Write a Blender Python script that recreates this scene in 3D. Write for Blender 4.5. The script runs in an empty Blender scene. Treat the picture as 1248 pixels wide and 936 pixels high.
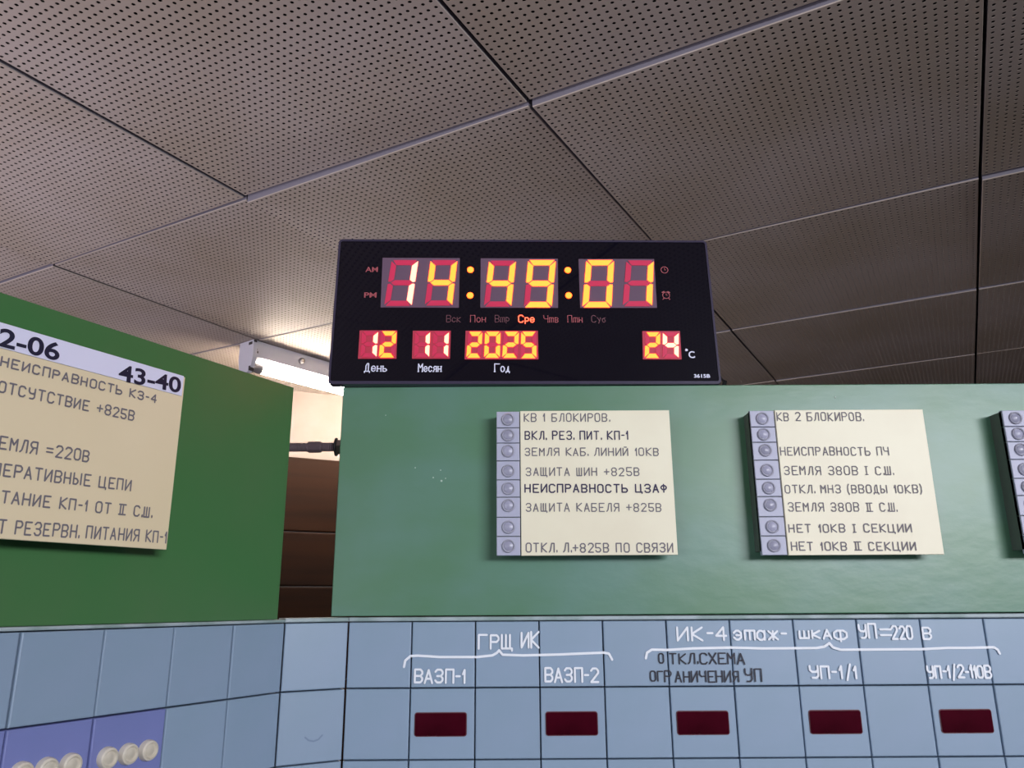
import bpy, math, random
from mathutils import Vector, Matrix
rnd = random.Random(7)
C = bpy.context.scene.collection
S = bpy.context.scene
R = math.radians
EYE = 1.70                                   # eye height above the floor

# ------------------------------------------------------------------ camera
F_PX, PITCH, ROLL = 964.2, R(15.551), R(-.349)
fw = Vector((0, math.cos(PITCH), math.sin(PITCH)))
rt0, up0 = Vector((1, 0, 0)), Vector((0, -math.sin(PITCH), math.cos(PITCH)))
rt = rt0 * math.cos(ROLL) + up0 * math.sin(ROLL)
up = -rt0 * math.sin(ROLL) + up0 * math.cos(ROLL)
cam = bpy.data.cameras.new('camera')
camo = bpy.data.objects.new('camera', cam)
C.objects.link(camo)
camo.matrix_world = Matrix(((rt.x, up.x, -fw.x, 0), (rt.y, up.y, -fw.y, 0), (rt.z, up.z, -fw.z, EYE), (0, 0, 0, 1)))
cam.sensor_width = 36
cam.lens = F_PX / 1248 * 36
cam.clip_start = .02
S.camera = camo

# ------------------------------------------------------------------ world, lights, exposure
S.view_settings.view_transform = 'Standard'
S.view_settings.look = 'None'
S.view_settings.gamma = 1
S.view_settings.use_curve_mapping = False
S.view_settings.exposure = 1.0
w = bpy.data.worlds.new('room_air')
S.world = w
w.use_nodes = True
w.node_tree.nodes['Background'].inputs[0].default_value = (.5, .45, .5, 1)
w.node_tree.nodes['Background'].inputs[1].default_value = .012


def area(name, loc, target, sx, sy, power, col):
    l = bpy.data.lights.new(name, 'AREA')
    l.shape = 'RECTANGLE'
    l.size, l.size_y, l.energy, l.color = sx, sy, power, col
    o = bpy.data.objects.new(name, l)
    C.objects.link(o)
    o.location = loc
    o.rotation_euler = (Vector(target) - Vector(loc)).to_track_quat('-Z', 'Y').to_euler()
    return o


area('added_uplight_behind_boards', (-2.1, .35, 1.15), (-1.5, .7, 2.43), 1.6, 1.0, 13, (.93, .85, 1.0)).data.spread = R(135)  # added up-facing light behind the boards, brightens the left part of the ceiling
area('lamp_row_light', (1.6, -2.0, 2.33), (.1, .7, 1.6), 1.6, .6, 20.5, (.92, .93, 1.0)).data.spread = R(110)

area('added_fill_left', (-1.75, -2.9, 1.75), (.5, .7, 1.75), 1.8, 1.2, 5, (.86, .9, 1.0)).data.spread = R(100)  # added soft fill from the front left, lifts the dark sides of the plates

# ------------------------------------------------------------------ mesh helpers


class MB:
    def __init__(s):
        s.v, s.f, s.m, s.cur = [], [], [], 0

    def add(s, vs, fs):
        n = len(s.v)
        s.v += [tuple(v) for v in vs]
        s.f += [tuple(i + n for i in f) for f in fs]
        s.m += [s.cur] * len(fs)

    def box(s, x0, x1, y0, y1, z0, z1):
        s.add([(x, y, z) for x in (x0, x1) for y in (y0, y1) for z in (z0, z1)],
              [(0, 1, 3, 2), (4, 6, 7, 5), (0, 4, 5, 1), (2, 3, 7, 6), (0, 2, 6, 4), (1, 5, 7, 3)])

    def slab(s, x0, x1, z0, z1, yf, yb, c):
        """plate seen from -y: front at yf with chamfer c, back at yb"""
        r = lambda a, y: [(x0 + a, y, z0 + a), (x1 - a, y, z0 + a), (x1 - a, y, z1 - a), (x0 + a, y, z1 - a)]
        s.add(r(c, yf) + r(c * .3, yf + c * .3) + r(0, yf + c) + r(0, yb),
              [(0, 1, 2, 3)] + [(k + i, k + 4 + i, k + 4 + (i + 1) % 4, k + (i + 1) % 4) for k in (0, 4, 8) for i in range(4)] + [(15, 14, 13, 12)])

    def prism(s, pts, yf, yb):
        """polygon in x,z extruded from yf to yb"""
        n = len(pts)
        s.add([(p[0], yf, p[1]) for p in pts] + [(p[0], yb, p[1]) for p in pts],
              [tuple(range(n)), tuple(range(2 * n - 1, n - 1, -1))] + [(i, i + n, (i + 1) % n + n, (i + 1) % n) for i in range(n)])

    def lathe(s, cx, cz, prof, n=20):
        """prof: (radius, y) pairs round an axis along y"""
        vs, fs = [], []
        for r, y in prof:
            for i in range(n):
                a = 2 * math.pi * i / n
                vs.append((cx + r * math.cos(a), y, cz + r * math.sin(a)))
        for k in range(len(prof) - 1):
            for i in range(n):
                j = (i + 1) % n
                fs.append((k * n + i, (k + 1) * n + i, (k + 1) * n + j, k * n + j))
        fs.append(tuple(range(n - 1, -1, -1)))
        fs.append(tuple(range((len(prof) - 1) * n, len(prof) * n)))
        s.add(vs, fs)

    def tube(s, pts, rad, n=12):
        pts = [Vector(p) for p in pts]
        rads = rad if isinstance(rad, (list, tuple)) else [rad] * len(pts)
        vs, fs = [], []
        for k, p in enumerate(pts):
            d = (pts[min(k + 1, len(pts) - 1)] - pts[max(k - 1, 0)]).normalized()
            a = d.cross(Vector((0, 0, 1)) if abs(d.z) < .9 else Vector((0, 1, 0))).normalized()
            b = d.cross(a)
            for i in range(n):
                t = 2 * math.pi * i / n
                vs.append(p + (a * math.cos(t) + b * math.sin(t)) * rads[k])
        for k in range(len(pts) - 1):
            for i in range(n):
                j = (i + 1) % n
                fs.append((k * n + i, k * n + j, (k + 1) * n + j, (k + 1) * n + i))
        fs.append(tuple(range(n - 1, -1, -1)))
        fs.append(tuple(range((len(pts) - 1) * n, len(pts) * n)))
        s.add(vs, fs)

    def ribbon(s, pts, hw, y):
        """flat painted stroke in the x,z plane at height y; laps step up a few microns like layered paint"""
        y0 = y
        P2 = [Vector(p) for p in pts]
        for a, b in zip(P2, P2[1:]):
            d = b - a
            if d.length < 1e-7:
                continue
            nrm = Vector((-d.y, d.x)).normalized() * hw
            q = [a + nrm, a - nrm, b - nrm, b + nrm]
            s.lap = (getattr(s, 'lap', 0) + 1) % 48
            y = y0 - s.lap * 4e-6
            s.add([(p.x, y, p.y) for p in q], [(0, 1, 2, 3)])
        for p in P2:
            s.lap = (getattr(s, 'lap', 0) + 1) % 48
            y = y0 - s.lap * 4e-6
            s.add([(p.x + hw * math.cos(t * math.pi / 3), y, p.y + hw * math.sin(t * math.pi / 3)) for t in range(6)], [(5, 4, 3, 2, 1, 0)][:1])

    def mesh(s, name, mats, smooth=False):
        me = bpy.data.meshes.new(name)
        me.from_pydata(s.v, [], s.f)
        for m in (mats if isinstance(mats, (list, tuple)) else [mats]):
            me.materials.append(m)
        me.polygons.foreach_set('material_index', s.m)
        if smooth:
            me.polygons.foreach_set('use_smooth', [True] * len(s.f))
        me.update()
        return me

    def build(s, name, mats, parent=None, smooth=False):
        return link(name, s.mesh(name, mats, smooth), parent)


def link(name, me, parent=None):
    o = bpy.data.objects.new(name, me)
    C.objects.link(o)
    o.parent = parent
    if smooth_flag(me):
        try:
            m = o.modifiers.new('split', 'EDGE_SPLIT')
            m.split_angle = R(35)
        except Exception:
            pass
    return o


def smooth_flag(me):
    return me is not None and len(me.polygons) and me.polygons[0].use_smooth


def root(name, M, label, cat, group=None):
    o = bpy.data.objects.new(name, None)
    o.empty_display_size = .03
    C.objects.link(o)
    o.matrix_world = M
    o['label'], o['category'] = label, cat
    if group:
        o['group'] = group
    return o


def tag(o, label, cat, group=None):
    o['label'], o['category'] = label, cat
    if group:
        o['group'] = group
    return o


def structure(o):
    o['kind'] = 'structure'
    return o


# ------------------------------------------------------------------ frames: x along the face, y into it, z up
def frame(org, yaw, tilt=0):
    """yaw: x axis turned away from +x towards +y; tilt leans the top back"""
    X = Vector((math.cos(yaw), math.sin(yaw), 0))
    Y0 = Vector((-math.sin(yaw), math.cos(yaw), 0))
    Z = Vector((0, 0, 1)) * math.cos(tilt) + Y0 * math.sin(tilt)
    Y = Y0 * math.cos(tilt) - Vector((0, 0, 1)) * math.sin(tilt)
    return Matrix(((X.x, Y.x, Z.x, org[0]), (X.y, Y.y, Z.y, org[1]), (X.z, Y.z, Z.z, org[2]), (0, 0, 0, 1)))


def on(M, px, py, y=0.0):
    """where the sight line through a photo pixel meets the real plane y = const of frame M: (x, z)"""
    d = rt * ((px - 624) / F_PX) - up * ((py - 468) / F_PX) + fw
    Mi = M.inverted()
    o, d = Mi @ Vector((0, 0, EYE)), Mi.to_3x3() @ d
    k = (y - o.y) / d.y
    return Vector((o.x + d.x * k, o.z + d.z * k))


D = .70
T = D * .0768                                 # tile pitch, 54 mm
JX, JY = -.1995 * D, D
J2 = (JX - T * math.sin(R(60)), JY - T * math.cos(R(60)))
MAIN = frame((0, D, EYE), 0)
MID = frame((JX, JY, EYE), R(30))
LEFT = frame((J2[0], J2[1], EYE), R(62))
Z0, Z1, Z2 = -.0195 * D, -.0953 * D, -.1735 * D    # tile rows
H = .734                                       # ceiling above the eye

# ------------------------------------------------------------------ materials


def mat(name, col, rough=.5, metal=0, spec=.5, noise=None, bump=None, emit=None, rand=0, coat=0):
    """noise: (scale, second colour, contrast lo, hi, stretch) ; bump: (scale, strength, stretch)"""
    m = bpy.data.materials.new(name)
    m.use_nodes = True
    nt = m.node_tree
    b = nt.nodes['Principled BSDF']
    b.inputs['Base Color'].default_value = (*col, 1)
    b.inputs['Roughness'].default_value = rough
    b.inputs['Metallic'].default_value = metal
    b.inputs['Specular IOR Level'].default_value = spec
    b.inputs['Coat Weight'].default_value = coat
    if emit:
        b.inputs['Emission Color'].default_value = (*emit[0], 1)
        b.inputs['Emission Strength'].default_value = emit[1]
    tc = nt.nodes.new('ShaderNodeTexCoord')

    def tex(scale, stretch, detail=4):
        mp = nt.nodes.new('ShaderNodeMapping')
        mp.inputs['Scale'].default_value = stretch
        n = nt.nodes.new('ShaderNodeTexNoise')
        n.inputs['Scale'].default_value = scale
        n.inputs['Detail'].default_value = detail
        nt.links.new(tc.outputs['Object'], mp.inputs[0])
        nt.links.new(mp.outputs[0], n.inputs['Vector'])
        return n
    src = None
    if noise:
        n = tex(noise[0], noise[4] if len(noise) > 4 else (1, 1, 1))
        r = nt.nodes.new('ShaderNodeMapRange')
        r.inputs[1].default_value, r.inputs[2].default_value = noise[2], noise[3]
        mx = nt.nodes.new('ShaderNodeMix')
        mx.data_type = 'RGBA'
        mx.inputs[6].default_value = (*col, 1)
        mx.inputs[7].default_value = (*noise[1], 1)
        nt.links.new(n.outputs['Fac'], r.inputs[0])
        nt.links.new(r.outputs[0], mx.inputs[0])
        src = mx.outputs[2]
    if rand:
        oi = nt.nodes.new('ShaderNodeObjectInfo')
        hs = nt.nodes.new('ShaderNodeHueSaturation')
        r2 = nt.nodes.new('ShaderNodeMapRange')
        r2.inputs[3].default_value, r2.inputs[4].default_value = 1 - rand, 1 + rand
        nt.links.new(oi.outputs['Random'], r2.inputs[0])
        nt.links.new(r2.outputs[0], hs.inputs['Value'])
        if src:
            nt.links.new(src, hs.inputs['Color'])
        else:
            hs.inputs['Color'].default_value = (*col, 1)
        src = hs.outputs[0]
    if src:
        nt.links.new(src, b.inputs['Base Color'])
    if bump:
        n = tex(bump[0], bump[2] if len(bump) > 2 else (1, 1, 1), 6)
        bp = nt.nodes.new('ShaderNodeBump')
        bp.inputs['Strength'].default_value = bump[1]
        bp.inputs['Distance'].default_value = .002
        nt.links.new(n.outputs['Fac'], bp.inputs['Height'])
        nt.links.new(bp.outputs[0], b.inputs['Normal'])
    return m


def lin(r, g, b):
    f = lambda c: (c / 255 / 12.92) if c / 255 < .04045 else ((c / 255 + .055) / 1.055) ** 2.4
    return (f(r), f(g), f(b))


M_ceil = mat('painted_perforated_metal', lin(190, 178, 170), .6, spec=.35, noise=(3, lin(174, 160, 144), .35, .7), bump=(6, .15), rand=.04)
M_lip = mat('shade_grey_panel_lip', lin(126, 122, 132), .5)  # lip shade put into the colour, front lights alone leave it too bright
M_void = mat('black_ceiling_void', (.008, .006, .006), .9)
M_green = mat('green_board_paint', lin(84, 128, 98), .36, noise=(7, lin(96, 136, 122), .42, .68, (1, 1, 1.6)), bump=(45, .13, (1, 1, 1.8)))
M_greenl = mat('darker_green_board_paint', lin(64, 116, 66), .4, noise=(5, lin(80, 114, 74), .4, .7), bump=(30, .2))
M_green_edge = mat('green_edge_paint', lin(120, 160, 135), .5)
M_tile = mat('blue_tile', lin(141, 161, 185), .4, noise=(9, lin(134, 158, 178), .4, .65), bump=(25, .06), rand=.025)
M_violet = mat('violet_blue_tile', lin(124, 132, 190), .4, noise=(9, lin(116, 128, 182), .4, .65), rand=.02)
M_joint = mat('dark_joint', (.03, .035, .06), .8)
M_trim = mat('pale_trim', lin(170, 184, 190), .5, noise=(30, lin(140, 160, 160), .45, .6))
M_white = mat('white_paint_marker', (.86, .89, .95), .6)
M_blackink = mat('black_marker', (.02, .02, .035), .6)
M_plate = mat('cream_plastic_plate', lin(240, 234, 208), .45, noise=(14, lin(234, 226, 200), .4, .7))
M_platel = mat('warm_cream_plastic_plate', lin(234, 218, 184), .45, noise=(10, lin(230, 214, 178), .4, .7))
M_ink = mat('grey_plotter_ink', (.17, .155, .18), .7)
M_inkd = mat('dark_violet_plotter_ink', (.045, .035, .085), .7)
M_paper = mat('white_paper_strip', lin(226, 226, 250), .6)
M_print = mat('black_print', (.012, .012, .04), .5)
M_box = mat('dark_green_housing', lin(98, 108, 100), .55)
M_cell = mat('lavender_grey_plastic', lin(176, 178, 200), .45)
M_ring = mat('grey_lamp_ring', lin(168, 168, 184), .35)
M_lens = mat('frosted_violet_lens', lin(158, 158, 180), .3, rand=.15)
M_redwin = mat('dark_red_window', lin(70, 8, 26), .12, noise=(25, lin(46, 3, 14), .35, .7), spec=.5)
M_redrim = mat('red_window_rim', lin(96, 44, 56), .4)
M_btn = mat('bone_white_button', lin(222, 214, 200), .35, noise=(60, lin(196, 188, 170), .4, .7))
M_btnc = mat('grey_button_centre', lin(186, 176, 158), .4)
M_face = mat('glossy_black_glass', (.003, .0025, .008), .035, spec=.5)
M_bezel = mat('violet_black_bezel', lin(60, 54, 76), .3)
M_dispbg = mat('grey_display_backing', lin(96, 84, 104), .35, emit=((1, .05, .10), .012))  # faint emission stands in for red spill from the lit segments
M_dispglow = mat('red_spill_display_backing', lin(96, 60, 80), .35, emit=((1, .012, .03), .17))  # emission added to the backing to imitate red spill from its digits
M_segoff = mat('unlit_red_segment', lin(200, 50, 90), .4, emit=((1, .03, .08), .06))  # small emission put in for light leaking from lit neighbours
M_segon = mat('lit_orange_segment', (.9, .3, .05), .5, emit=((1, .055, .004), 4.4))
M_segon2 = mat('lit_pale_segment', (.9, .5, .3), .5, emit=((1, .12, .07), 3.6))
M_daylit = mat('lit_red_lettering', (.9, .1, .05), .5, emit=((1, .07, .03), 2.0))
M_daydim = mat('dull_red_lettering', lin(170, 84, 92), .5)
M_dimmer = mat('faint_grey_lettering', lin(110, 66, 76), .5)
M_whiteled = mat('white_lettering', lin(226, 228, 250), .5)
M_lamp = mat('white_lamp_enamel', lin(206, 204, 214), .35)
M_chip = mat('dark_chipped_spot', (.05, .04, .04), .8)
M_tube = mat('glowing_fluorescent_tube', (1, 1, 1), .5, emit=((1, .86, .70), 42))
M_cap = mat('dull_tin_cap', lin(150, 145, 145), .5)
M_steel = mat('steel', lin(170, 165, 160), .3, metal=1)
M_bolt = mat('dark_threaded_steel', lin(96, 82, 88), .45, metal=.2)
M_wall = mat('cream_wall_paint', lin(152, 138, 132), .8, noise=(6, lin(142, 128, 120), .4, .7), bump=(20, .1))
M_wallb = mat('brown_wall_panelling', lin(96, 70, 52), .6, noise=(4, lin(80, 56, 40), .4, .65, (1, 1, .2)))
M_wood = mat('dark_brown_wood', lin(40, 21, 9), .6, spec=.12, noise=(4, lin(28, 14, 6), .4, .65, (.3, 1, 6)), rand=.15)
M_floor = mat('brown_linoleum', lin(84, 66, 54), .5, noise=(5, lin(70, 54, 44), .4, .7))
M_cord = mat('black_rubber', (.01, .01, .012), .5)

# ------------------------------------------------------------------ room shell
WB = [(-3.2, 1.31), (4.5, 5.75)]               # back wall line, turned like the corner of the board
room = [(-3.2, -3.6), (4.5, -3.6), WB[1], WB[0]]


def wall(name, p, q, z0, z1, m, th=.1, off=0):
    a, b = Vector((*p, 0)), Vector((*q, 0))
    yaw = math.atan2((b - a).y, (b - a).x)
    mb = MB()
    mb.box(0, (b - a).length, off, off + th, z0, z1)
    o = mb.build(name, m)
    o.matrix_world = frame((a.x, a.y, 0), yaw)
    return structure(o)


TOP = EYE + H + .06
mb = MB()
mb.box(-3.4, 4.7, -3.8, 5.9, -.1, 0)
structure(mb.build('floor', M_floor))
wall('wall_back', WB[0], WB[1], 0, TOP, M_wall)
wall('wall_left', (-3.2, -3.6), WB[0], 0, TOP, M_wallb)
wall('wall_right', WB[1], (4.5, -3.6), 0, TOP, M_wallb)
wall('wall_rear', (4.5, -3.6), (-3.2, -3.6), 0, TOP, M_wallb)

# dark horizontal boards on the lower back wall
BACK = frame((*WB[0], EYE), math.atan2(WB[1][1] - WB[0][1], WB[1][0] - WB[0][0]))
zt = on(BACK, 383, 559, -.02).y
wains = structure(bpy.data.objects.new('trim_1', None))
C.objects.link(wains)
wains.matrix_world = BACK
ztop = zt
for h in (.255, .18, .30, .30, .30):
    mb = MB()
    mb.slab(.03, 8.6, ztop - h + .004, ztop, -.02, 0, .004)
    mb.build('board', M_wood, wains)
    ztop -= h

# ceiling: black void sheet and perforated metal panels hung below it
ceil = structure(bpy.data.objects.new('ceiling', None))
C.objects.link(ceil)
CEIL = frame((0, 0, EYE + H), R(-29.07))        # x across, y along the grid
ceil.matrix_world = CEIL
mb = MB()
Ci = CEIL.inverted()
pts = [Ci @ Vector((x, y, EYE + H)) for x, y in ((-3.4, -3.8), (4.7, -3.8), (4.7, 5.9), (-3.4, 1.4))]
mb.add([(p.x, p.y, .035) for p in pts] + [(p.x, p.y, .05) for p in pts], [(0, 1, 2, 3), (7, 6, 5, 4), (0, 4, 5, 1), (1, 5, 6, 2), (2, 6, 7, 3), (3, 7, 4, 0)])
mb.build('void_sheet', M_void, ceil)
PIT, NH, HR = .01185, 50, .0026


def panel_mesh():
    m = MB()
    half = PIT * NH / 2
    vs, fs = [], []
    g = PIT / 2
    ring = [(1, 0), (1, 1), (0, 1), (-1, 1), (-1, 0), (-1, -1), (0, -1), (1, -1)]
    for i in range(NH):
        for j in range(NH):
            cx, cy = -half + (i + .5) * PIT, -half + (j + .5) * PIT
            n = len(vs)
            vs += [(cx + g * a, cy + g * b, 0) for a, b in ring]
            vs += [(cx + HR * math.cos(k * math.pi / 4), cy + HR * math.sin(k * math.pi / 4), 0) for k in range(8)]
            vs += [(cx + HR * math.cos(k * math.pi / 4), cy + HR * math.sin(k * math.pi / 4), .0007) for k in range(8)]
            for k in range(8):
                l = (k + 1) % 8
                fs.append((n + k, n + 8 + k, n + 8 + l, n + l))
                fs.append((n + 8 + k, n + 16 + k, n + 16 + l, n + 8 + l))
    rings = [(half, 0), (half + .0005, .0002), (half + .0008, .0008), (half + .0009, .0018), (half + .0009, .022)]
    n = len(vs)
    for r, z in rings:
        vs += [(-r, -r, z), (r, -r, z), (r, r, z), (-r, r, z)]
    for k in range(len(rings) - 1):
        for i in range(4):
            j = (i + 1) % 4
            fs.append((n + 4 * k + i, n + 4 * k + j, n + 4 * k + 4 + j, n + 4 * k + 4 + i))
    m.add(vs, fs)
    m.m = [0] * (len(fs) - 4) + [1] * 4
    return m.mesh('ceiling_panel', [M_ceil, M_lip])


pm = panel_mesh()
A0, B0, ST = 1.2567 * H, -.654 * H, .8175 * H      # grid crossing in front of the clock, and the module


def inside(x, y):
    s = 0
    for (x0, y0), (x1, y1) in zip(room, room[1:] + room[:1]):
        if (x1 - x0) * (y - y0) - (y1 - y0) * (x - x0) < -.12 * math.hypot(x1 - x0, y1 - y0):
            return False
    return True


for i in range(-9, 12):
    for j in range(-9, 12):
        cx, cy = B0 + (i + .5) * ST, A0 + (j + .5) * ST
        p = CEIL @ Vector((cx, cy, 0))
        if not inside(p.x, p.y):
            continue
        o = link('ceiling_panel', pm, ceil)
        drop, pit, rol = rnd.uniform(0, .002), rnd.uniform(.001, .005), rnd.uniform(-.003, .003)
        if (i, j) in ((-1, 0), (0, 0)):
            drop, pit, rol = .004, .013, (-.004 if i else -.008)
        if (i, j) in ((-1, -1),):
            drop, rol = .001, .010
        if (i, j) in ((0, 1),):
            pit = .006
        if (i, j) in ((1, 1),):
            drop, pit, rol = .003, .012, .004
        o.location = (cx + rnd.uniform(-.0006, .0006), cy + rnd.uniform(-.0006, .0006), -drop)
        o.rotation_euler = (pit, rol, rnd.uniform(-.002, .002))

# ------------------------------------------------------------------ lettering
G = {
    'А': '01 27 41;13 33', 'Б': '47 07 01 31 42 43 34 04', 'В': '04 34 45 46 37 07 01 31 42 43 34', 'Г': '01 07 47', 'Д': '00 01 41 40;11 15 27 37 31',
    'Е': '47 07 01 41;04 34', 'Ж': '01 24 07;41 24 47;21 27', 'З': '06 17 37 46 45 34 14;34 43 42 31 11 02', 'И': '07 01 47 41', 'Й': '07 01 47 41;18 38',
    'К': '01 07;47 04 41', 'Л': '01 12 27 47 41', 'М': '01 07 24 47 41', 'Н': '01 07;41 47;04 44', 'О': '11 02 06 17 37 46 42 31 11', 'П': '01 07 47 41',
    'Р': '01 07 37 46 45 34 04', 'С': '46 37 17 06 02 11 31 42', 'Т': '21 27;07 47', 'У': '07 05 14 34 45;47 42 31 11', 'Ф': '27 21;26 16 05 04 13 33 44 45 36 26',
    'Х': '01 47;07 41', 'Ц': '07 01 51 50;41 47', 'Ч': '07 05 14 44;47 41', 'Ш': '07 01 41 47;21 27', 'Щ': '07 01 51 50;21 27;41 47', 'Ы': '07 01 21 32 33 24 04;51 57',
    'Ь': '07 01 31 42 43 34 04', 'Э': '06 17 37 46 42 31 11 02;14 44', 'Я': '41 47 17 06 05 14 44;24 01',
    '0': '11 02 06 17 37 46 42 31 11', '1': '05 17 11', '2': '06 17 37 46 45 01 41', '3': '06 17 37 46 45 34 14;34 43 42 31 11 02', '4': '31 37 03 43',
    '5': '47 07 04 34 43 42 31 11 02', '6': '46 37 17 06 02 11 31 42 43 34 14 03', '8': '14 05 06 17 37 46 45 34 14 03 02 11 31 42 43 34',
    '+': '04 44;22 26', '=': '03 43;05 45', '-': '04 24', '.': '01 02', '/': '10 38', '(': '18 06 02 10', ')': '08 16 12 00', 'I': '07 27;01 21;17 11',
    'N': '07 57;01 51;17 11;37 31', 'э': '04 15 25 34 32 21 11 02;13 33', 'т': '01 05 25 21;25 45 41', 'а': '34 25 15 04 02 11 21 32;35 31',
    'ж': '01 23 05;41 23 45;21 25', 'ш': '05 01 41 45;21 25', 'к': '01 05;35 03 31', 'ф': '25 20;25 15 04 02 11 31 42 44 35 25', '_': '01 41', 'г': '01 05 35',
    'е': '03 33 34 25 15 04 02 11 21 32', 'н': '01 05;31 35;03 33', 'ь': '05 01 21 32 23 03', 'с': '34 25 15 04 02 11 21 32', 'я': '31 35 15 04 13 33;13 01',
    'о': '11 02 04 15 25 34 32 21 11', 'д': '00 01 31 30;11 25 21', 'в': '01 05 25 34 23 03;23 32 21 01', 'р': '00 05;05 25 34 33 22 02', 'п': '01 05 35 31',
    'у': '05 22;35 22 10', 'б': '35 04 02 11 21 32 24 04',
}


GAP = [1.6, 3.2]                             # letter gap and word gap


def words(mb, text, p0, p1, hgt, hw, y, jit=.03, pre='', seed=1, slant=0, serif=0):
    """stroke lettering between two points of the face plane (p0 left end, p1 right end of the baseline)"""
    rg = random.Random(seed)

    def adv(c):
        return GAP[1] if c == ' ' else max(int(q[0]) for s_ in G[c].split(';') for q in s_.split()) + (GAP[0] if c != '.' else 1.3)
    tot = sum(adv(c) for c in text) - GAP[0]
    L = (p1 - p0).length
    ex = (p1 - p0) / L
    ez = Vector((-ex.y, ex.x))
    ux, uz = L / tot, hgt / 6
    cur = -sum(adv(c) for c in pre)
    for c in pre + text:
        if c != ' ':
            dx, dz, sc = rg.uniform(-jit, jit) * 4, rg.uniform(-jit, jit) * 4, 1 + rg.uniform(-jit, jit)
            for s_ in G[c].split(';'):
                pp = []
                qs = s_.split()
                for q in qs:
                    gx, gz = int(q[0]) * sc, (int(q[1]) - 1) * sc
                    pp.append(p0 + ex * ((cur + gx + dx + slant * gz) * ux) + ez * ((gz + dz) * uz))
                mb.ribbon(pp, hw, y)
                if serif and len(pp) > 1:
                    for e_, f_ in ((qs[0], pp[0]), (qs[-1], pp[-1])):
                        if e_[1] in '175':
                            mb.ribbon([f_ - ex * serif, f_ + ex * serif], hw * .6, y)
        cur += adv(c)


def line(parent, M, y, text, x0, x1, ytop, ybot, m, hw, x1y=None, pre='', seed=1, jit=.03, name='lettering', slant=0, serif=0, hfac=1):
    """x0,x1: left and right pixel; ytop,ybot at the left end; x1y: baseline pixel at the right end"""
    a, t = on(M, x0, ybot, y), on(M, x0, ytop, y)
    b = on(M, x1, ybot if x1y is None else x1y, y)
    mb = MB()
    words(mb, text, a, b, (t - a).length * hfac, hw, y, jit, pre, seed, slant, serif)
    return mb.build(name, m, parent)


# ------------------------------------------------------------------ mosaic control board
mos = root('mosaic_panel', frame((0, D, EYE), 0), 'pale blue mosaic control board of square tiles below the green boards', 'control panel')
Mi = mos.matrix_world.inverted()


def sub(M):
    return Mi @ M


def tile_mesh(h, m, nm='tile'):
    mb = MB()
    mb.slab(.0005, T - .0005, .0005, h - .0005, 0, .012, .0009)
    return mb.mesh(nm, m)


heights = [Z0 - Z1, Z1 - Z2] + [T] * 4
zs = [Z1, Z2, Z2 - T, Z2 - 2 * T, Z2 - 3 * T, Z2 - 4 * T]
tm = {}
for k, h in enumerate(heights):
    for nm, m in (('b', M_tile), ('v', M_violet)):
        tm[(k, nm)] = tile_mesh(h, m)


def put_tile(M, x, k, kind='b'):
    o = link('tile', tm[(k, kind)], mos)
    o.matrix_basis = sub(M) @ Matrix.Translation((x, rnd.uniform(-.0004, .0004), zs[k])) @ Matrix.Rotation(rnd.uniform(-.003, .003), 4, 'X')
    return o


tiles = {}
for k in range(6):
    for c in range(0, 14):
        tiles[('m', c, k)] = put_tile(MAIN, JX + c * T, k)
    tiles[('c', 0, k)] = put_tile(MID, -T, k)
    for c in range(0, 12):
        vio = k == 1 and 2 <= c <= 5
        o = put_tile(LEFT, -(c + 1) * T, k, 'v' if vio else 'b')
        if vio:
            o['label'] = 'violet blue tile with three round buttons'
        tiles[('l', c, k)] = o


def strip(M, x0, x1, z0, z1, y0, y1, name, m, c=0):
    mb = MB()
    if c:
        mb.slab(x0, x1, z0, z1, y0, y1, c)
    else:
        mb.box(x0, x1, y0, y1, z0, z1)
    o = mb.build(name, m, mos)
    o.matrix_basis = sub(M)
    return o


for M, x0, x1 in ((MAIN, JX, JX + 14 * T), (MID, -T, 0), (LEFT, -12 * T, 0)):
    strip(M, x0, x1, zs[5], Z0, .0118, .02, 'backing_plate', M_joint)
    strip(M, x0, x1, Z0 + .0002, Z0 + (.0026 if M is LEFT else .0036), -.0006, .02, 'top_trim', M_trim, .001)

# red windows in the second row
mbw, mbr = MB(), MB()
def rrect(x0, x1, z0, z1, r, n=5):
    out = []
    for cx, cz, a0 in ((x1 - r, z1 - r, 0), (x0 + r, z1 - r, 90), (x0 + r, z0 + r, 180), (x1 - r, z0 + r, 270)):
        for i in range(n + 1):
            a = R(a0 + 90 * i / n)
            out.append((cx + r * math.cos(a), cz + r * math.sin(a)))
    return out


mbw.prism(rrect(-.0208, .0208, -.0086, .0086, .0016), -.0012, .004)
mbr.prism(rrect(-.0215, .0215, -.0093, .0093, .0022), -.0006, .004)
me_w = mbw.mesh('indicator_window', M_redwin)
me_r = mbr.mesh('window_rim', M_redrim)
for c, pxx in ((1, 537), (3, 699.5), (5, 859.5), (7, 1017), (9, 1178.5)):
    t = tiles[('m', c, 1)]
    t['label'] = 'tile with a dark red indicator window'
    for me, nm in ((me_w, 'indicator_window'), (me_r, 'window_rim')):
        q = link(nm, me, t)
        q.location = (T * .5 - .0012 * (c < 6), 0, T * .5)
# round buttons on the violet tiles
mbb = MB()
mbb.lathe(0, 0, [(.0066, .002), (.0066, -.0022), (.0060, -.0040), (.0048, -.0045), (.0042, -.0034), (.0034, -.0032), (.002, -.0038), (.0006, -.004)], 22)
me_b = mbb.mesh('button', M_btn, True)
for c in (2, 3, 4, 5):
    for b in range(3):
        q = link('button', me_b, tiles[('l', c, 1)])
        q.location = (T * (.215 + .275 * b), 0, T * .56)
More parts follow.
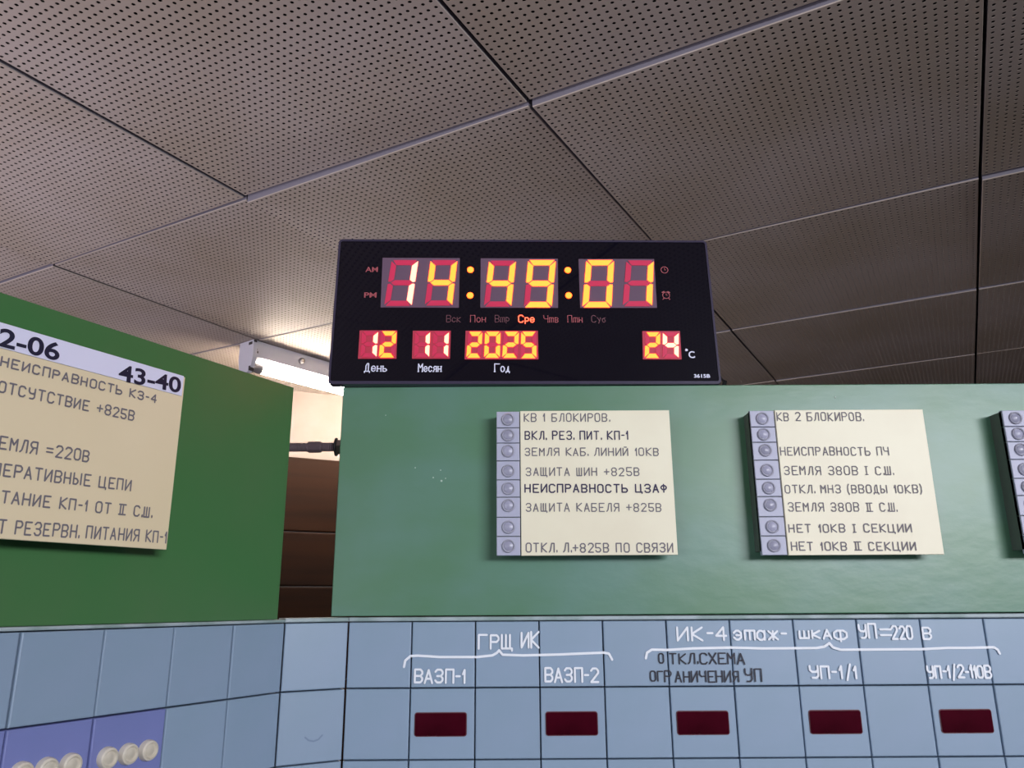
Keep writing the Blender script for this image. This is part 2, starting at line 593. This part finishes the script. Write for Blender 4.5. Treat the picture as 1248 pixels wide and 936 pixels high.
# worn mark on the corner tile
mb = MB()
mb.ribbon([Vector(p) for p in ((.022, .020), (.025, .0175), (.029, .0165), (.033, .0175), (.036, .0205))], .0006, -.0004)
mb.build('scuff', mat('grey_scuff', lin(120, 140, 165), .7), tiles[('c', 0, 1)])


# handwriting painted on the tiles
def tl(px, py, o, s):
    return (o[0] + px / s, o[1] + py / s)


YT = -.0011
z3, z4, z5 = ((480, 740), 4.457), ((740, 740), 4.777), ((960, 740), 4.333)


def tline(z, text, x0, x1, yt, yb, m, hw, seed, **k):
    (ax, at), (bx, bb) = tl(x0, yt, *z), tl(x1, yb, *z)
    o = line(mos, MAIN, YT, text, ax, bx, at, bb, m, hw, seed=seed, name='painted_lettering', **k)
    return o


W_ = .00085
for a in ((z3, 'ГРЩ', 462, 645, 150, 226), (z3, 'ИК', 692, 788, 138, 222), (z3, 'ВАЗП-1', 112, 383, 340, 410), (z3, 'ВАЗП-2', 822, 1110, 332, 405),
          (z4, 'ИК-4', 412, 698, 115, 192), (z4, 'этаж-', 738, 1045, 115, 190), (z5, 'шк', 62, 172, 108, 165), (z5, 'А', 192, 232, 122, 168), (z5, 'ф', 250, 315, 105, 170),
          (z5, 'УП', 380, 470, 92, 164), (z5, '=', 497, 552, 92, 180), (z5, '220', 556, 662, 100, 168), (z5, 'В', 720, 760, 112, 170), (z5, 'УП-1/1', 120, 362, 312, 374), (z5, 'УП-1/2-110В', 744, 1075, 310, 372)):
    tline(*a, M_white, W_, hash(len(a[1])) % 7, jit=.05)
for a in ((z4, 'О', 303, 330, 270, 325), (z4, 'ТКЛ.СХЕМА', 366, 800, 270, 330), (z4, 'ОГ', 254, 325, 372, 430), (z4, 'Р', 338, 375, 370, 434), (z4, 'АНИЧЕНИ', 400, 720, 374, 436), (z4, 'Я', 738, 768, 374, 434), (z4, 'УП', 808, 902, 358, 432)):
    tline(*a, M_blackink, .0006, 3, jit=.05)
for z, pts in (([z3] * 15, [(55, 325), (62, 290), (90, 266), (130, 263), (250, 271), (450, 271), (535, 262), (560, 248), (572, 234), (590, 258), (700, 262), (900, 257), (1140, 247), (1168, 252), (1186, 285)]),
               ([z4] * 8 + [z5] * 13, [(225, 298), (232, 265), (260, 247), (350, 249), (500, 240), (720, 235), (900, 240), (1080, 239), (150, 216), (195, 208), (220, 190), (240, 213), (280, 225), (380, 224), (700, 222), (850, 215), (950, 215), (1060, 212), (1090, 212), (1110, 225), (1120, 245)])):
    mb = MB()
    mb.ribbon([on(MAIN, *tl(*p, *zz), YT) for zz, p in zip(z, pts)], .0010, YT)
    mb.build('painted_brace', M_white, mos)

# plinth of the control board down to the floor
for M, x0, x1 in ((MAIN, JX, JX + 14 * T), (MID, -T, 0), (LEFT, -12 * T, 0)):
    strip(M, x0, x1, -EYE + .002, zs[5] - .002, .004, .02, 'plinth', M_trim)

# ------------------------------------------------------------------ green boards
ZM = .2752 * D
bx0, bx1 = -.2215 * D, 1.02
gb = root('green_board', frame((bx0, D, EYE), 0), 'long mid green painted board carrying the clock and three notice plates', 'board')
mb = MB()
mb.slab(0, bx1 - bx0, Z0 + .0045, ZM, 0, .0022, .0008)
mb.build('face_sheet', M_green, gb)
mb = MB()
mb.box(.003, bx1 - bx0 - .003, .0022, .12, Z0 + .0045, ZM - .0008)
mb.build('casing', M_green_edge, gb)
ZL = .1831
gl = root('green_board', LEFT @ Matrix.Translation((-.0085, 0, 0)), 'darker green board turned sideways at the left of the brown gap', 'board')
mb = MB()
mb.slab(-.62, 0, Z0 + .0028, ZL, 0, .0022, .0008)
mb.build('face_sheet', M_greenl, gl)
mb = MB()
mb.box(-.617, -.003, .0022, .05, Z0 + .0035, ZL - .0008)
mb.build('casing', M_greenl, gl)
# chips of bare paint on the main board
mb = MB()
for px, py, r in ((506, 570, .0006), (528, 582, .0007), (537, 573, .0006), (538, 586, .0010), (543, 583, .0006), (470, 506, .0005), (1018, 484, .0007)):
    p = on(MAIN, px, py, -.0003)
    mb.lathe(p.x - bx0, p.y, [(r, 0), (r * .8, -.0004)], 7)
mb.build('paint_chip', mat('pale_chip', lin(190, 205, 195), .6), gb)

# ------------------------------------------------------------------ notice plates with lamp strips
TH = .020
GAP[:] = [2.3, 4.2]


def notice(M, xl, xr, z0, z1, strip_w, label, plate_m, over=(.006, .004), group=None):
    """xl..xr, z0..z1 on the front plane y=-TH of frame M; strip of 8 lamps at the left"""
    t = root('notice_plate', M @ Matrix.Translation((xl, 0, z0)), label, 'notice plate', group)
    W, Hh = xr - xl, z1 - z0
    mb = MB()
    mb.box(0, W - over[0], -TH + .0025, 0, over[1], Hh - .001)
    mb.build('housing', M_box, t)
    mb = MB()
    mb.slab(strip_w + .0008, W, 0, Hh, -TH, -TH + .0026, .0004)
    mb.build('text_plate', plate_m, t)
    ys = [88, 178, 260, 355, 455, 545, 648, 745, 842]
    fr = [(842 - y) / (842 - 88) * Hh for y in ys]
    cs = [(842 - y) / (842 - 88) * Hh for y in (133, 218, 303, 408, 500, 588, 698, 793)]
    for k in range(8):
        mb = MB()
        mb.slab(0, strip_w, fr[k + 1] + .0003, fr[k] - .0003, -TH + .0008, -TH + .006, .0005)
        c = mb.build('lamp_cell', M_cell, t)
        mb = MB()
        y = -TH + .0012
        mb.lathe(strip_w * .5, cs[k], [(.0056, y), (.0056, y - .0016), (.0050, y - .0022), (.0043, y - .0018), (.0041, y - .0010)], 20)
        mb.build('lamp_ring', M_ring, c, True)
        mb = MB()
        mb.lathe(strip_w * .5, cs[k], [(.0040, y - .0006), (.0038, y - .0014), (.0024, y - .0019), (.0008, y - .0021)], 16)
        mb.build('lamp_lens', M_lens, c, True)
    return t


def notice_on(Mf, pl, pr, label, **k):
    a, b = on(Mf, *pl, -TH), on(Mf, *pr, -TH)
    return a, b


def put_lines(t, M, rows):
    F = t.matrix_world.copy()
    for r in rows:
        (text, x0, x1, yt, yb, m, hw), kw = r[:7], (r[7] if len(r) > 7 else {})
        line(t, F, -TH - .0003, text, x0, x1, yt, yb, m, hw, seed=len(text) + int(x1), **kw)


a1, a2 = on(MAIN, 605.3, 677.5, -TH), on(MAIN, 826, 501, -TH)
xr1 = on(MAIN, 826.3, 677, -TH).x
n1 = notice(MAIN, a1.x, xr1, a1.y, on(MAIN, 700, 500.5, -TH).y, .0200,
            'cream notice plate below the clock, first entry about cable one, grey lamp strip', M_plate)
n1['label'] = 'cream notice plate below the clock, its second and fifth lines darkest'
o1, s1 = (590, 480), 4.2538
P1 = lambda t, x0, x1, yt, yb, m=M_ink, hw=.00046: (t, *[v for v in (o1[0] + x0 / s1, o1[0] + x1 / s1, o1[1] + yt / s1, o1[1] + yb / s1)], m, hw)
put_lines(n1, MAIN, [P1('КВ 1 БЛОКИРОВ.', 208, 645, 103, 143), P1('ВКЛ. РЕЗ. ПИТ. КП-1', 213, 745, 195, 236, M_inkd, .00054), P1('ЗЕМЛЯ КАБ. ЛИНИЙ 10КВ', 213, 903, 282, 320),
                     P1('ЗАЩИТА ШИН +825В', 218, 803, 384, 424), P1('НЕИСПРАВНОСТЬ ЦЗАФ', 213, 945, 470, 510, M_inkd, .00060), P1('ЗАЩИТА КАБЕЛЯ +825В', 218, 918, 568, 609), P1('ОТКЛ. Л.+825В ПО СВЯЗИ', 218, 978, 775, 820, M_ink, .00052)])
b1 = on(MAIN, 929.5, 677, -TH)
n2 = notice(MAIN, b1.x, on(MAIN, 1151.3, 678, -TH).x, b1.y, on(MAIN, 1000, 499.5, -TH).y, .0212,
            'cream notice plate right of centre, its second row left blank', M_plate)
o2, s2 = (890, 480), 4.2556
P2 = lambda t, x0, x1, yt, yb, m=M_ink, hw=.00046: (t, *[v for v in (o2[0] + x0 / s2, o2[0] + x1 / s2, o2[1] + yt / s2, o2[1] + yb / s2)], m, hw)
put_lines(n2, MAIN, [P2('КВ 2 БЛОКИРОВ.', 244, 686, 98, 139), P2('НЕИСПРАВНОСТЬ ПЧ', 263, 823, 277, 318), P2('ЗЕМЛЯ 380В I С.Ш.', 283, 841, 377, 419),
                     P2('ОТКЛ. МНЗ (ВВОДЫ 10КВ)', 287, 994, 474, 514), P2('ЗЕМЛЯ 380В N С.Ш.', 304, 860, 566, 609), P2('НЕТ 10КВ I СЕКЦИИ', 307, 941, 677, 717, M_ink, .00052), P2('НЕТ 10КВ N СЕКЦИИ', 320, 963, 770, 811, M_ink, .00052)])
c1 = on(MAIN, 1222.5, 505, -TH)
n3 = notice(MAIN, c1.x, c1.x + .158, b1.y, on(MAIN, 1230, 499.5, -TH).y, .0212,
            'notice plate cut by the frame edge, only its lamp strip showing', M_plate)
# the turned one on the darker board
sR = on(LEFT, 203, 670, -TH).x
zlo, zhi = on(LEFT, 203, 670, -TH).y, on(LEFT, 223, 459, -TH).y
sL = sR - .159
n4 = notice(LEFT, sL, sR, zlo, zhi, .021, 'cream notice plate with a white number strip on the darker green board', M_platel, over=(.011, .004))
F4 = n4.matrix_world.copy()
YS = -TH - .0003
pa, pb, pc = on(F4, 0, 396, YS), on(F4, 223, 459, YS), on(F4, 222, 482, YS)
mb = MB()
mb.slab(.022, pb.x + .0004, pc.y - .0006, pb.y + .0004, -TH - .0008, -TH - .0002, .0001)
mb.build('paper_strip', M_paper, n4)


def px4(text, x0, yt0, yb0, x1, yb1, hw=.0005, m=None, **k):
    line(n4, F4, YS, text, x0, x1, yt0, yb0, m or M_ink, hw, x1y=yb1, seed=len(text), **k)


px4('НЕИСПРАВНОСТЬ КЗ-4', 1, 434.5, 445.5, 190, 491)
px4('ОТСУТСТВИЕ +825В', -2, 464, 477, 162.5, 512.5)
px4('ЕМЛЯ =220В', -1, 532, 546.5, 107.5, 562.6, pre='З')
px4('ЕРАТИВНЫЕ ЦЕПИ', 4, 565.5, 580, 159, 598, hw=.0005, pre='ОП')
px4('ТАНИЕ КП-1 ОТ N С.Ш.', 1, 598.5, 612.5, 183, 630.5, pre='ПИ')
px4('РЕЗЕРВН. ПИТАНИЯ КП-1', 18, 635, 650.5, 202, 661.5, hw=.0005, pre='ОТ ')


def glyphs(text, M_face, p0, p1, hgt, y, m, parent, name, bold=0.0, depth=0):
    """built-in sans lettering laid on a face, fitted between p0 and p1"""
    cu = bpy.data.curves.new(name, 'FONT')
    cu.body = text
    cu.offset = bold
    o = bpy.data.objects.new(name, cu)
    C.objects.link(o)
    dg = bpy.context.evaluated_depsgraph_get()
    dg.update()
    me = bpy.data.meshes.new_from_object(o.evaluated_get(dg))
    bpy.data.objects.remove(o)
    xs, ys = [v.co.x for v in me.vertices], [v.co.y for v in me.vertices]
    L = (p1 - p0).length
    ex = (p1 - p0) / L
    ez = Vector((-ex.y, ex.x))
    for v in me.vertices:
        q = p0 + ex * ((v.co.x - min(xs)) / (max(xs) - min(xs)) * L) + ez * ((v.co.y - min(ys)) / (max(ys) - min(ys)) * hgt)
        v.co = (q.x, y, q.y)
    me.materials.clear()
    me.materials.append(m)
    me.name = name
    o = link(name, me, parent)
    return o


YP = -TH - .0011
q0, q1 = on(F4, 144, 463.5, YP), on(F4, 220, 479.5, YP)
glyphs('43-40', F4, q0, q1, (on(F4, 144, 443, YP) - q0).length, YP, M_print, n4, 'printed_number', .022)
q1, q0 = on(F4, 71.5, 440.5, YP), on(F4, -3, 421.5, YP)
glyphs('2-06', F4, q0, q1, (on(F4, 60, 414, YP) - on(F4, 60, 436.5, YP)).length, YP, M_print, n4, 'printed_number', .022)

# ------------------------------------------------------------------ LED wall clock standing on the green board
GAP[:] = [1.6, 3.2]
CY = R(1.3)
K0 = on(frame((0, .691, EYE), 0), 399, 468)
CLK = frame((K0.x, .691, EYE + ZM + .0006), CY, R(4.7))
clk = root('digital_clock', CLK, 'black digital clock with red and orange digits standing on the green board', 'clock')
CW, CH = .360, .1505


def rrect(x0, x1, z0, z1, r, n=5):
    out = []
    for cx, cz, a0 in ((x1 - r, z1 - r, 0), (x0 + r, z1 - r, 90), (x0 + r, z0 + r, 180), (x1 - r, z0 + r, 270)):
        for i in range(n + 1):
            a = R(a0 + 90 * i / n)
            out.append((cx + r * math.cos(a), cz + r * math.sin(a)))
    return out


mb = MB()
o_, i_ = rrect(0, CW, 0, CH, .004), rrect(.0022, CW - .0022, .0030, CH - .0022, .002)
n = len(o_)
mb.add([(x, .0012, z) for x, z in o_] + [(x * .9985 + .00027, 0, z * .998 + .00015) for x, z in o_] + [(x, 0, z) for x, z in i_] + [(x, .003, z) for x, z in i_] + [(x, .0075, z) for x, z in o_],
       [(k + i, k + n + i, k + n + (i + 1) % n, k + (i + 1) % n) for k in (0, n, 2 * n) for i in range(n)] + [(4 * n + i, i, (i + 1) % n, 4 * n + (i + 1) % n) for i in range(n)] + [tuple(range(5 * n - 1, 4 * n - 1, -1))])
mb.build('case', M_bezel, clk)
mb = MB()
mb.box(.013, CW - .012, .0075, .018, .0011, CH - .012)
mb.box(.030, CW - .020, .018, .030, .0045, CH - .012)
mb.build('back_housing', M_cord, clk)
mb = MB()
mb.prism(rrect(.0020, CW - .0020, .0028, CH - .0020, .002), .0008, .006)
mb.build('glass_face', M_face, clk)

SEG = {}
g_, tx, tz = .025, .20, .115


def segs(tx, tz, g):
    m1, m2 = .5 - tz / 2, .5 + tz / 2
    k = tz / tx
    return {
        'a': [(g * 1.6, 1), (1 - g * 1.6, 1), (1 - tx - g * .2, 1 - tz), (tx + g * .2, 1 - tz)],
        'd': [(g * 1.6, 0), (1 - g * 1.6, 0), (1 - tx - g * .2, tz), (tx + g * .2, tz)],
        'f': [(0, 1 - g * .8), (0, .5 + g * .9), (tx * .45, .5 + g * .6), (tx, m2 + g * .4), (tx, 1 - tz - g * .4)],
        'b': [(1, 1 - g * .8), (1, .5 + g * .9), (1 - tx * .45, .5 + g * .6), (1 - tx, m2 + g * .4), (1 - tx, 1 - tz - g * .4)],
        'e': [(0, g * .8), (0, .5 - g * .9), (tx * .45, .5 - g * .6), (tx, m1 - g * .4), (tx, tz + g * .4)],
        'c': [(1, g * .8), (1, .5 - g * .9), (1 - tx * .45, .5 - g * .6), (1 - tx, m1 - g * .4), (1 - tx, tz + g * .4)],
        'g': [(tx * .55, .5), (tx + g, m2), (1 - tx - g, m2), (1 - tx * .55, .5), (1 - tx - g, m1), (tx + g, m1)],
    }


LIT = {'0': 'abcdef', '1': 'bc', '2': 'abged', '4': 'fgbc', '5': 'afgcd', '9': 'abcdfg'}


def disp(pxs, digits, big=True, pale=()):
    """pxs: (tl, tr, br, bl) of the display window in photo pixels; digits: list of (char, tl, tr, br, bl)"""
    q = [on(CLK, *p, 0) for p in pxs]
    mb = MB()
    mb.prism([tuple(v) for v in q][::-1], .0003, .0015)
    w_ = mb.build('display_window', M_dispbg if big else M_dispglow, clk)
    sg = segs(.20, .11, .035) if big else segs(.27, .16, .05)
    for di, (ch, *cs) in enumerate(digits):
        c = [on(CLK, *p, 0) for p in cs]
        for k, poly in sg.items():
            pts = []
            for u, v in poly:
                top, bot = c[0].lerp(c[1], u), c[3].lerp(c[2], u)
                pts.append(tuple(bot.lerp(top, v)))
            mb = MB()
            lit = k in LIT[ch]
            mb.prism(pts, -.0003, .0004)
            o = mb.build('segment', (M_segon2 if di in pale else M_segon) if lit else M_segoff, w_)
            if lit:
                o['label'] = 'glowing segment'
    return w_


Z1_, Z2_ = (lambda x, y: (390 + x / 4.8, 280 + y / 4.8)), (lambda x, y: (640 + x / 4.8, 280 + y / 4.8))
disp([Z1_(366, 163), Z1_(818, 165), Z1_(812, 455), Z1_(354, 453)],
     [('1', Z1_(420, 178), Z1_(575, 178), Z1_(535, 446), Z1_(375, 446)), ('4', Z1_(648, 178), Z1_(803, 178), Z1_(772, 444), Z1_(612, 444))], pale=(0,))
disp([Z1_(940, 166), Z2_(192, 168), Z2_(193, 456), Z1_(938, 455)],
     [('4', Z1_(990, 181), Z1_(1146, 181), Z1_(1118, 450), Z1_(958, 450)), ('9', Z2_(18, 178), Z2_(180, 178), Z2_(155, 454), Z2_(-8, 454))])
disp([Z2_(313, 170), Z2_(755, 170), Z2_(772, 456), Z2_(322, 456)],
     [('0', Z2_(358, 178), Z2_(520, 178), Z2_(505, 454), Z2_(335, 454)), ('1', Z2_(592, 180), Z2_(752, 180), Z2_(742, 448), Z2_(570, 448))])
disp([Z1_(232, 588), Z1_(452, 588), Z1_(446, 753), Z1_(222, 753)],
     [('1', Z1_(247, 594), Z1_(340, 594), Z1_(330, 747), Z1_(236, 747)), ('2', Z1_(358, 594), Z1_(448, 594), Z1_(438, 747), Z1_(344, 747))], False, pale=(0,))
disp([Z1_(543, 590), Z1_(765, 590), Z1_(760, 753), Z1_(538, 753)],
     [('1', Z1_(556, 596), Z1_(644, 596), Z1_(638, 747), Z1_(550, 747)), ('1', Z1_(664, 596), Z1_(754, 596), Z1_(748, 747), Z1_(656, 747))], False, pale=(0, 1))
disp([Z1_(852, 590), Z2_(75, 590), Z2_(78, 757), Z1_(846, 757)],
     [('2', Z1_(868, 597), Z1_(950, 597), Z1_(942, 749), Z1_(856, 749)), ('0', Z1_(966, 597), Z1_(1056, 597), Z1_(1052, 749), Z1_(960, 749)),
      ('2', Z1_(1076, 597), Z1_(1164, 597), Z1_(1156, 749), Z1_(1066, 749)), ('5', Z1_(1178, 597), Z2_(66, 597), Z2_(66, 751), Z1_(1172, 751))], False)
disp([Z2_(686, 592), Z2_(906, 592), Z2_(916, 757), Z2_(690, 757)],
     [('2', Z2_(704, 600), Z2_(790, 600), Z2_(788, 750), Z2_(700, 750)), ('4', Z2_(806, 600), Z2_(898, 600), Z2_(898, 752), Z2_(804, 752))], False, pale=(1,))
for p in (Z1_(880, 233), Z1_(878, 383), Z2_(250, 235), Z2_(255, 383)):
    q = on(CLK, *p, 0)
    mb = MB()
    mb.lathe(q.x, q.y, [(.0031, .0012), (.0031, 0), (.0026, -.0004)], 18)
    mb.build('colon_dot', M_segon, clk)

YC = .0004


def cl(text, pa_, pb_, h, m, hw, serif=.0, name='lettering', **k):
    line(clk, CLK, YC, text, pa_[0], pb_[0], pb_[1] - h, pb_[1], m, hw, x1y=pb_[1], seed=1, jit=0, name=name, serif=serif, **k)


for t_, a_, b_ in (('День', Z1_(260, 826), Z1_(390, 828)), ('Месян', Z1_(575, 828), Z1_(708, 830)), ('Год', Z1_(1022, 830), Z1_(1108, 830))):
    cl(t_, a_, b_, 9.4, M_whiteled, .00052, .0007)
for t_, a_, b_, m_ in (('Вск', Z1_(740, 0), Z1_(820, 540), M_dimmer), ('Пон', Z1_(880, 0), Z1_(968, 540), M_daydim), ('Втр', Z1_(1024, 0), Z1_(1106, 540), M_dimmer),
                       ('Чтв', Z2_(110, 0), Z2_(194, 541), M_daydim), ('Птн', Z2_(250, 0), Z2_(334, 541), M_daydim), ('Суб', Z2_(390, 0), Z2_(470, 541), M_dimmer)):
    cl(t_, (a_[0], b_[1]), b_, 8.2, m_, .00034, .0004)
cl('Сре', (Z1_(1162, 0)[0], Z2_(0, 541)[1]), Z2_(52, 541), 8.4, M_daylit, .0005, 0)


def gl_(text, a_, b_, h, m, bold):
    p, q = on(CLK, *a_, YC), on(CLK, *b_, YC)
    glyphs(text, CLK, p, q, h, YC, m, clk, 'lettering', bold)


hpx = .73e-3 / 4.8
gl_('AM', Z1_(265, 247), Z1_(338, 247), 36 * hpx, M_daydim, .012)
gl_('PM', Z1_(258, 397), Z1_(330, 397), 36 * hpx, M_daydim, .012)
gl_('C', Z2_(958, 751), Z2_(994, 751), 46 * hpx, M_whiteled, .02)
gl_('3615B', Z2_(988, 866), Z2_(1083, 866), 24 * hpx, M_whiteled, .03)
q = on(CLK, *Z2_(944, 703), YC)
mb = MB()
mb.lathe(q.x, q.y, [(.0014, .001), (.0013, YC)], 14)
mb.build('degree_mark', M_whiteled, clk)
for p, ears in ((Z2_(815, 235), 0), (Z2_(825, 384), 1)):
    q = on(CLK, *p, YC)
    mb = MB()
    rr = .0034
    mb.ribbon([q + Vector((rr * math.cos(i * math.pi / 9), rr * math.sin(i * math.pi / 9))) for i in range(19)], .00038, YC)
    mb.ribbon([q + Vector((0, .0018)), q, q + Vector((.0013, 0))], .00028, YC)
    if ears:
        for s_ in (-1, 1):
            mb.ribbon([q + Vector((s_ * .0018, .0040)), q + Vector((s_ * .0036, .0030))], .0006, YC)
            mb.ribbon([q + Vector((s_ * .002, -.0030)), q + Vector((s_ * .0034, -.0042))], .0004, YC)
    mb.build('symbol', M_daydim, clk)

# power lead behind the clock
B_ = CLK @ Vector((CW + .004, .022, 0))
mb = MB()
zc = EYE + ZM
mb.tube([(B_.x - .05, D + .040, zc + .012), (B_.x - .01, D + .030, zc + .014), (B_.x + .001, D + .020, zc + .0125), (B_.x + .0045, D + .018, zc + .008), (B_.x + .004, D + .020, zc + .0035), (B_.x - .01, D + .05, zc + .0026), (B_.x - .03, D + .10, zc + .0026)], [.0024] * 7, 10)
pc_ = mb.build('power_cord', M_cord, None, True)
tag(pc_, 'short black power lead bending out behind the clock corner', 'cord')

# ------------------------------------------------------------------ bolt between the two green boards
yb_ = on(frame((0, .715, EYE), 0), 384, 545)
x0_, x1_ = -.222, bx0 - .0010
zb = EYE + yb_.y
bolt = root('threaded_bolt', Matrix.Translation((x0_, .715, zb)), 'dark threaded bolt bridging the gap between the two green boards', 'bolt')
L = x1_ - x0_
mb = MB()
prof = []
k = 0
x = 0
while x < L:
    prof.append((x, .0043 if k % 2 else .0037))
    x += .0007
    k += 1
mb.tube([(p[0], 0, 0) for p in prof], [p[1] for p in prof], 14)
mb.build('shank', M_bolt, bolt)
mb = MB()
mb.tube([(L * .52, 0, 0), (L * .53, 0, 0), (L * .70, 0, 0), (L * .71, 0, 0)], [.0046, .0051, .0051, .0046], 10)
mb.build('sleeve_nut', M_bolt, bolt)
mb = MB()
mb.tube([(L - .0062, 0, 0), (L - .005, 0, 0)], [.0085, .0085], 20)
mb.build('washer', M_cord, bolt)
mb = MB()
mb.tube([(L - .005, 0, 0), (L - .001, 0, 0)], [.0068, .0068], 6)
mb.build('nut', M_steel, bolt)

# ------------------------------------------------------------------ fluorescent lamp on the ceiling behind the boards
tmp = Vector((0, 0, 0))
d = rt * ((309 - 624) / F_PX) - up * ((414 - 468) / F_PX) + fw
kk = (H - .004) / d.z
LP = frame((d.x * kk, d.y * kk, EYE + H - .004), R(90 - 37))
lamp = root('fluorescent_lamp', LP, 'white fluorescent lamp glowing on the ceiling behind the clock', 'lamp')
LL, LW = 1.15, .062
mb = MB()
# body: sloped-sided channel, local x along, y away from the viewer, z down
sec = [(0, 0), (LW, 0), (LW - .004, -.046), (.004, -.046)]
mb.add([(x_, y_, z_) for x_ in (.012, LL - .012) for y_, z_ in sec], [(0, 1, 2, 3), (7, 6, 5, 4), (0, 4, 5, 1), (1, 5, 6, 2), (2, 6, 7, 3), (3, 7, 4, 0)])
mb.build('housing', M_lamp, lamp)
for e in (0, 1):
    mb = MB()
    xa = 0 if e == 0 else LL - .013
    sec2 = [(-.002, .001), (LW + .002, .001), (LW + .003, -.050), (LW - .004, -.080), (LW - .018, -.092), (.018, -.092), (.004, -.080), (-.003, -.050)]
    m_ = len(sec2)
    mb.add([(xx, y_, z_) for xx in (xa, xa + .013) for y_, z_ in sec2], [tuple(range(m_)), tuple(range(2 * m_ - 1, m_ - 1, -1))] + [(i, (i + 1) % m_, m_ + (i + 1) % m_, m_ + i) for i in range(m_)])
    mb.build('end_plate', M_lamp, lamp)
for y_ in (.031,):
    mb = MB()
    mb.tube([(.052, y_, -.070), (LL - .052, y_, -.070)], .013, 16)
    tb = mb.build('tube', M_tube, lamp, True)
    for xa in (.013, LL - .053):
        mb = MB()
        mb.tube([(xa, y_, -.070), (xa + .004, y_, -.070), (xa + .006, y_, -.070), (xa + .040, y_, -.070)], [.010, .010, .0145, .0145], 16)
        mb.build('tube_cap', M_cap, tb, True)
mb = MB()
mb.lathe(.17, -.022, [(.0095, .002), (.0095, -.004), (.007, -.009), (.003, -.011)], 16)
mb.build('screw_cap', M_steel, lamp, True)
mb = MB()
for bx in ((.0, .010, -.0036, -.0026, -.006, .0), (-.0008, .006, .004, .02, -.012, -.004), (.012, .019, -.0005, .0010, -.036, -.030), (.0132, .0165, .0010, .0015, -.028, -.022), (-.0006, .012, .004, .012, -.088, -.076)):
    mb.box(*bx)
mb.build('chipped_enamel', M_chip, lamp)
